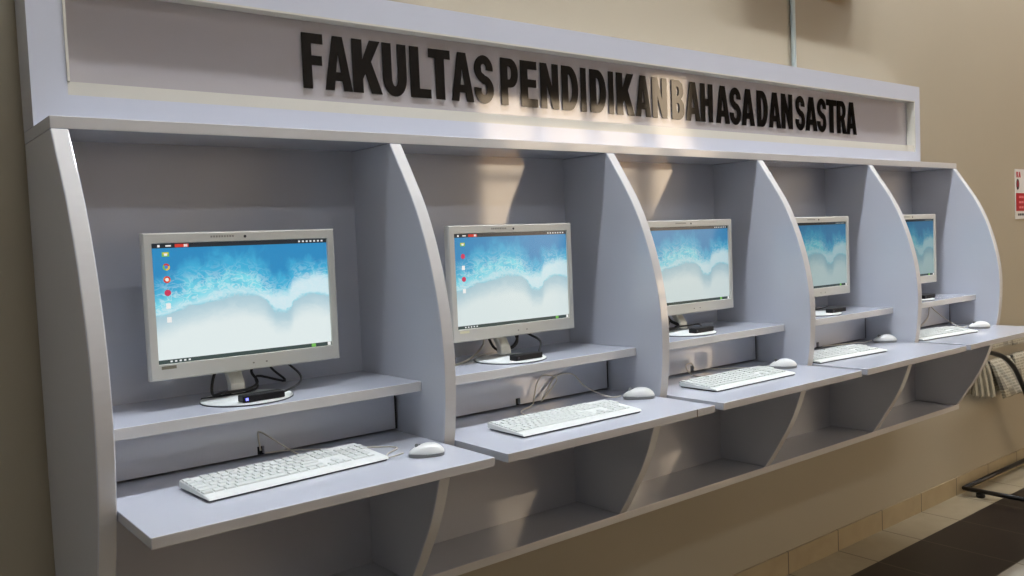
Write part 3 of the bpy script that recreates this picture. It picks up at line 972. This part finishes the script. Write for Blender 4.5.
def newspaper(x0, x1, y, z0, ztop, label, lean=0, layers=4, tilt=0, grp='newspapers on the rack'):
    """folded newspaper draped over a rail: several thin sheets on both sides of the fold"""
    t = thing('newspaper', label, 'newspaper', P((x0 + x1) / 2, y, ztop), 0, grp)
    w = (x1 - x0) * S; h = (ztop - z0) * S
    q = MB()
    for k in range(layers):
        for sgn in (-1, 1):
            yy = sgn * (.0115 + .004 * k)
            x_sh = .004 * k
            hh = h * (1 - .015 * k) if sgn < 0 else h * .93
            N = 6
            A, B = [], []
            for j in range(N + 1):
                f = j / N
                off = yy * (math.sin(f * PI / 2) ** .4 if j else .0) + sgn * .006 * f - (tilt * f * h if sgn < 0 else 0)
                A.append((-w / 2 + x_sh + lean * f * h, off, .0105 + .001 * k - f * hh)); B.append((w / 2 - x_sh + lean * f * h, off, .0105 + .001 * k - f * hh))
            va = [q.bm.verts.new(c) for c in A]; vb = [q.bm.verts.new(c) for c in B]
            va2 = [q.bm.verts.new((c[0], c[1] + .0012, c[2])) for c in A]; vb2 = [q.bm.verts.new((c[0], c[1] + .0012, c[2])) for c in B]
            for j in range(N):
                q.bm.faces.new((va[j], vb[j], vb[j + 1], va[j + 1])); q.bm.faces.new((va2[j], va2[j + 1], vb2[j + 1], vb2[j]))
                q.bm.faces.new((va[j], va[j + 1], va2[j + 1], va2[j])); q.bm.faces.new((vb[j], vb2[j], vb2[j + 1], vb[j + 1]))
            q.bm.faces.new((va[-1], vb[-1], vb2[-1], va2[-1])); q.bm.faces.new((va[0], va2[0], vb2[0], vb[0]))
    q.build('sheet_bundle', PAPER if w > .1 else PAPERE, t)
    return t


edge_labels = ['folded newspaper on the rack seen edge-on, closest to the booth', 'folded newspaper on the rack, second edge from the booth',
               'folded newspaper on the rack, third edge from the booth', 'folded newspaper on the rack, next to the open printed page']
for k in range(4):
    x = 5.865 + k * .078
    newspaper(x, x + .060, .035, -.640 - .012 * k, -.415, edge_labels[k], lean=.02, layers=3, tilt=.03 * k)
newspaper(6.185, 6.55, .038, -.690, -.415, 'open newspaper with printed page hanging below the curved black rail', lean=.03, tilt=.26)
newspaper(6.60, 7.10, .045, -.66, -.415, 'newspaper at the far right end of the rack, behind the curved rail')
newspaper(6.22, 6.58, .060, -.335, -.215, 'newspaper tucked just under the edge of the farthest desktop', layers=2)
newspaper(6.60, 7.10, .060, -.345, -.215, 'newspaper in the upper row of the rack at the right edge', layers=2)

# ------------------------------------------------------------------ lamps
LAMPC = (240, 245, 255)
def ceiling_lamp(x, y, L, label, strength, z=HC - .05):
    t = thing('ceiling_light', label, 'light', (x, y, HC), 0, 'tube lights on the ceiling')
    q = MB(); q.box(-L / 2 - .03, L / 2 + .03, -.07, .07, -.045, 0); q.build('fixture_tray', CEIL, t, bevel=.004)
    q = MB(); q.box(-L / 2, L / 2, -.045, .045, -.085, -.046); q.build('diffuser', emit('tube_glow', LAMPC, strength), t, bevel=.012)
    return t


for x, lab in ((.15, 'front left'), (2.6, 'front middle'), (5.0, 'front right'), (8.0, 'front far right')):
    ceiling_lamp(x, -3.9, 1.2, 'white tube light on the ceiling, %s of the booth row' % lab, LA)
for x, lab in ((.5, 'above the nearest bay'), (1.95, 'above the middle bays'), (3.75, 'above the farthest bay'), (5.9, 'above the newspaper rack')):
    ceiling_lamp(x, -.66, 1.2, 'white tube light on the ceiling close to the wall, %s' % lab, LB)

# ------------------------------------------------------------------ daylight outside the entrance
w = bpy.data.worlds.new('daylight'); SC.world = w; w.use_nodes = True
bg = w.node_tree.nodes['Background']
bg.inputs[0].default_value = lin(255, 228, 194); bg.inputs[1].default_value = WS

# ------------------------------------------------------------------ camera
cam = bpy.data.cameras.new('camera'); co = bpy.data.objects.new('camera', cam); COL.objects.link(co)
cam.sensor_width = 36; cam.lens = 861.903 / 1024 * 36; cam.clip_start = .02
yaw, pit, rol = map(math.radians, (38.4974, -2.9935, -2.39882))
fwd = Vector((math.sin(yaw) * math.cos(pit), math.cos(yaw) * math.cos(pit), math.sin(pit)))
rt_ = Vector((math.cos(yaw), -math.sin(yaw), 0)); up = rt_.cross(fwd)
r2 = rt_ * math.cos(rol) + up * math.sin(rol); u2 = -rt_ * math.sin(rol) + up * math.cos(rol)
M = Matrix((r2, u2, -fwd)).transposed().to_4x4()
M.translation = P(-.47492, -2.72877, .61341)
co.matrix_world = M
SC.camera = co
SC.view_settings.view_transform = 'Standard'
SC.view_settings.look = 'None'
SC.view_settings.gamma = 1
SC.view_settings.use_curve_mapping = False
SC.view_settings.exposure = EXPO
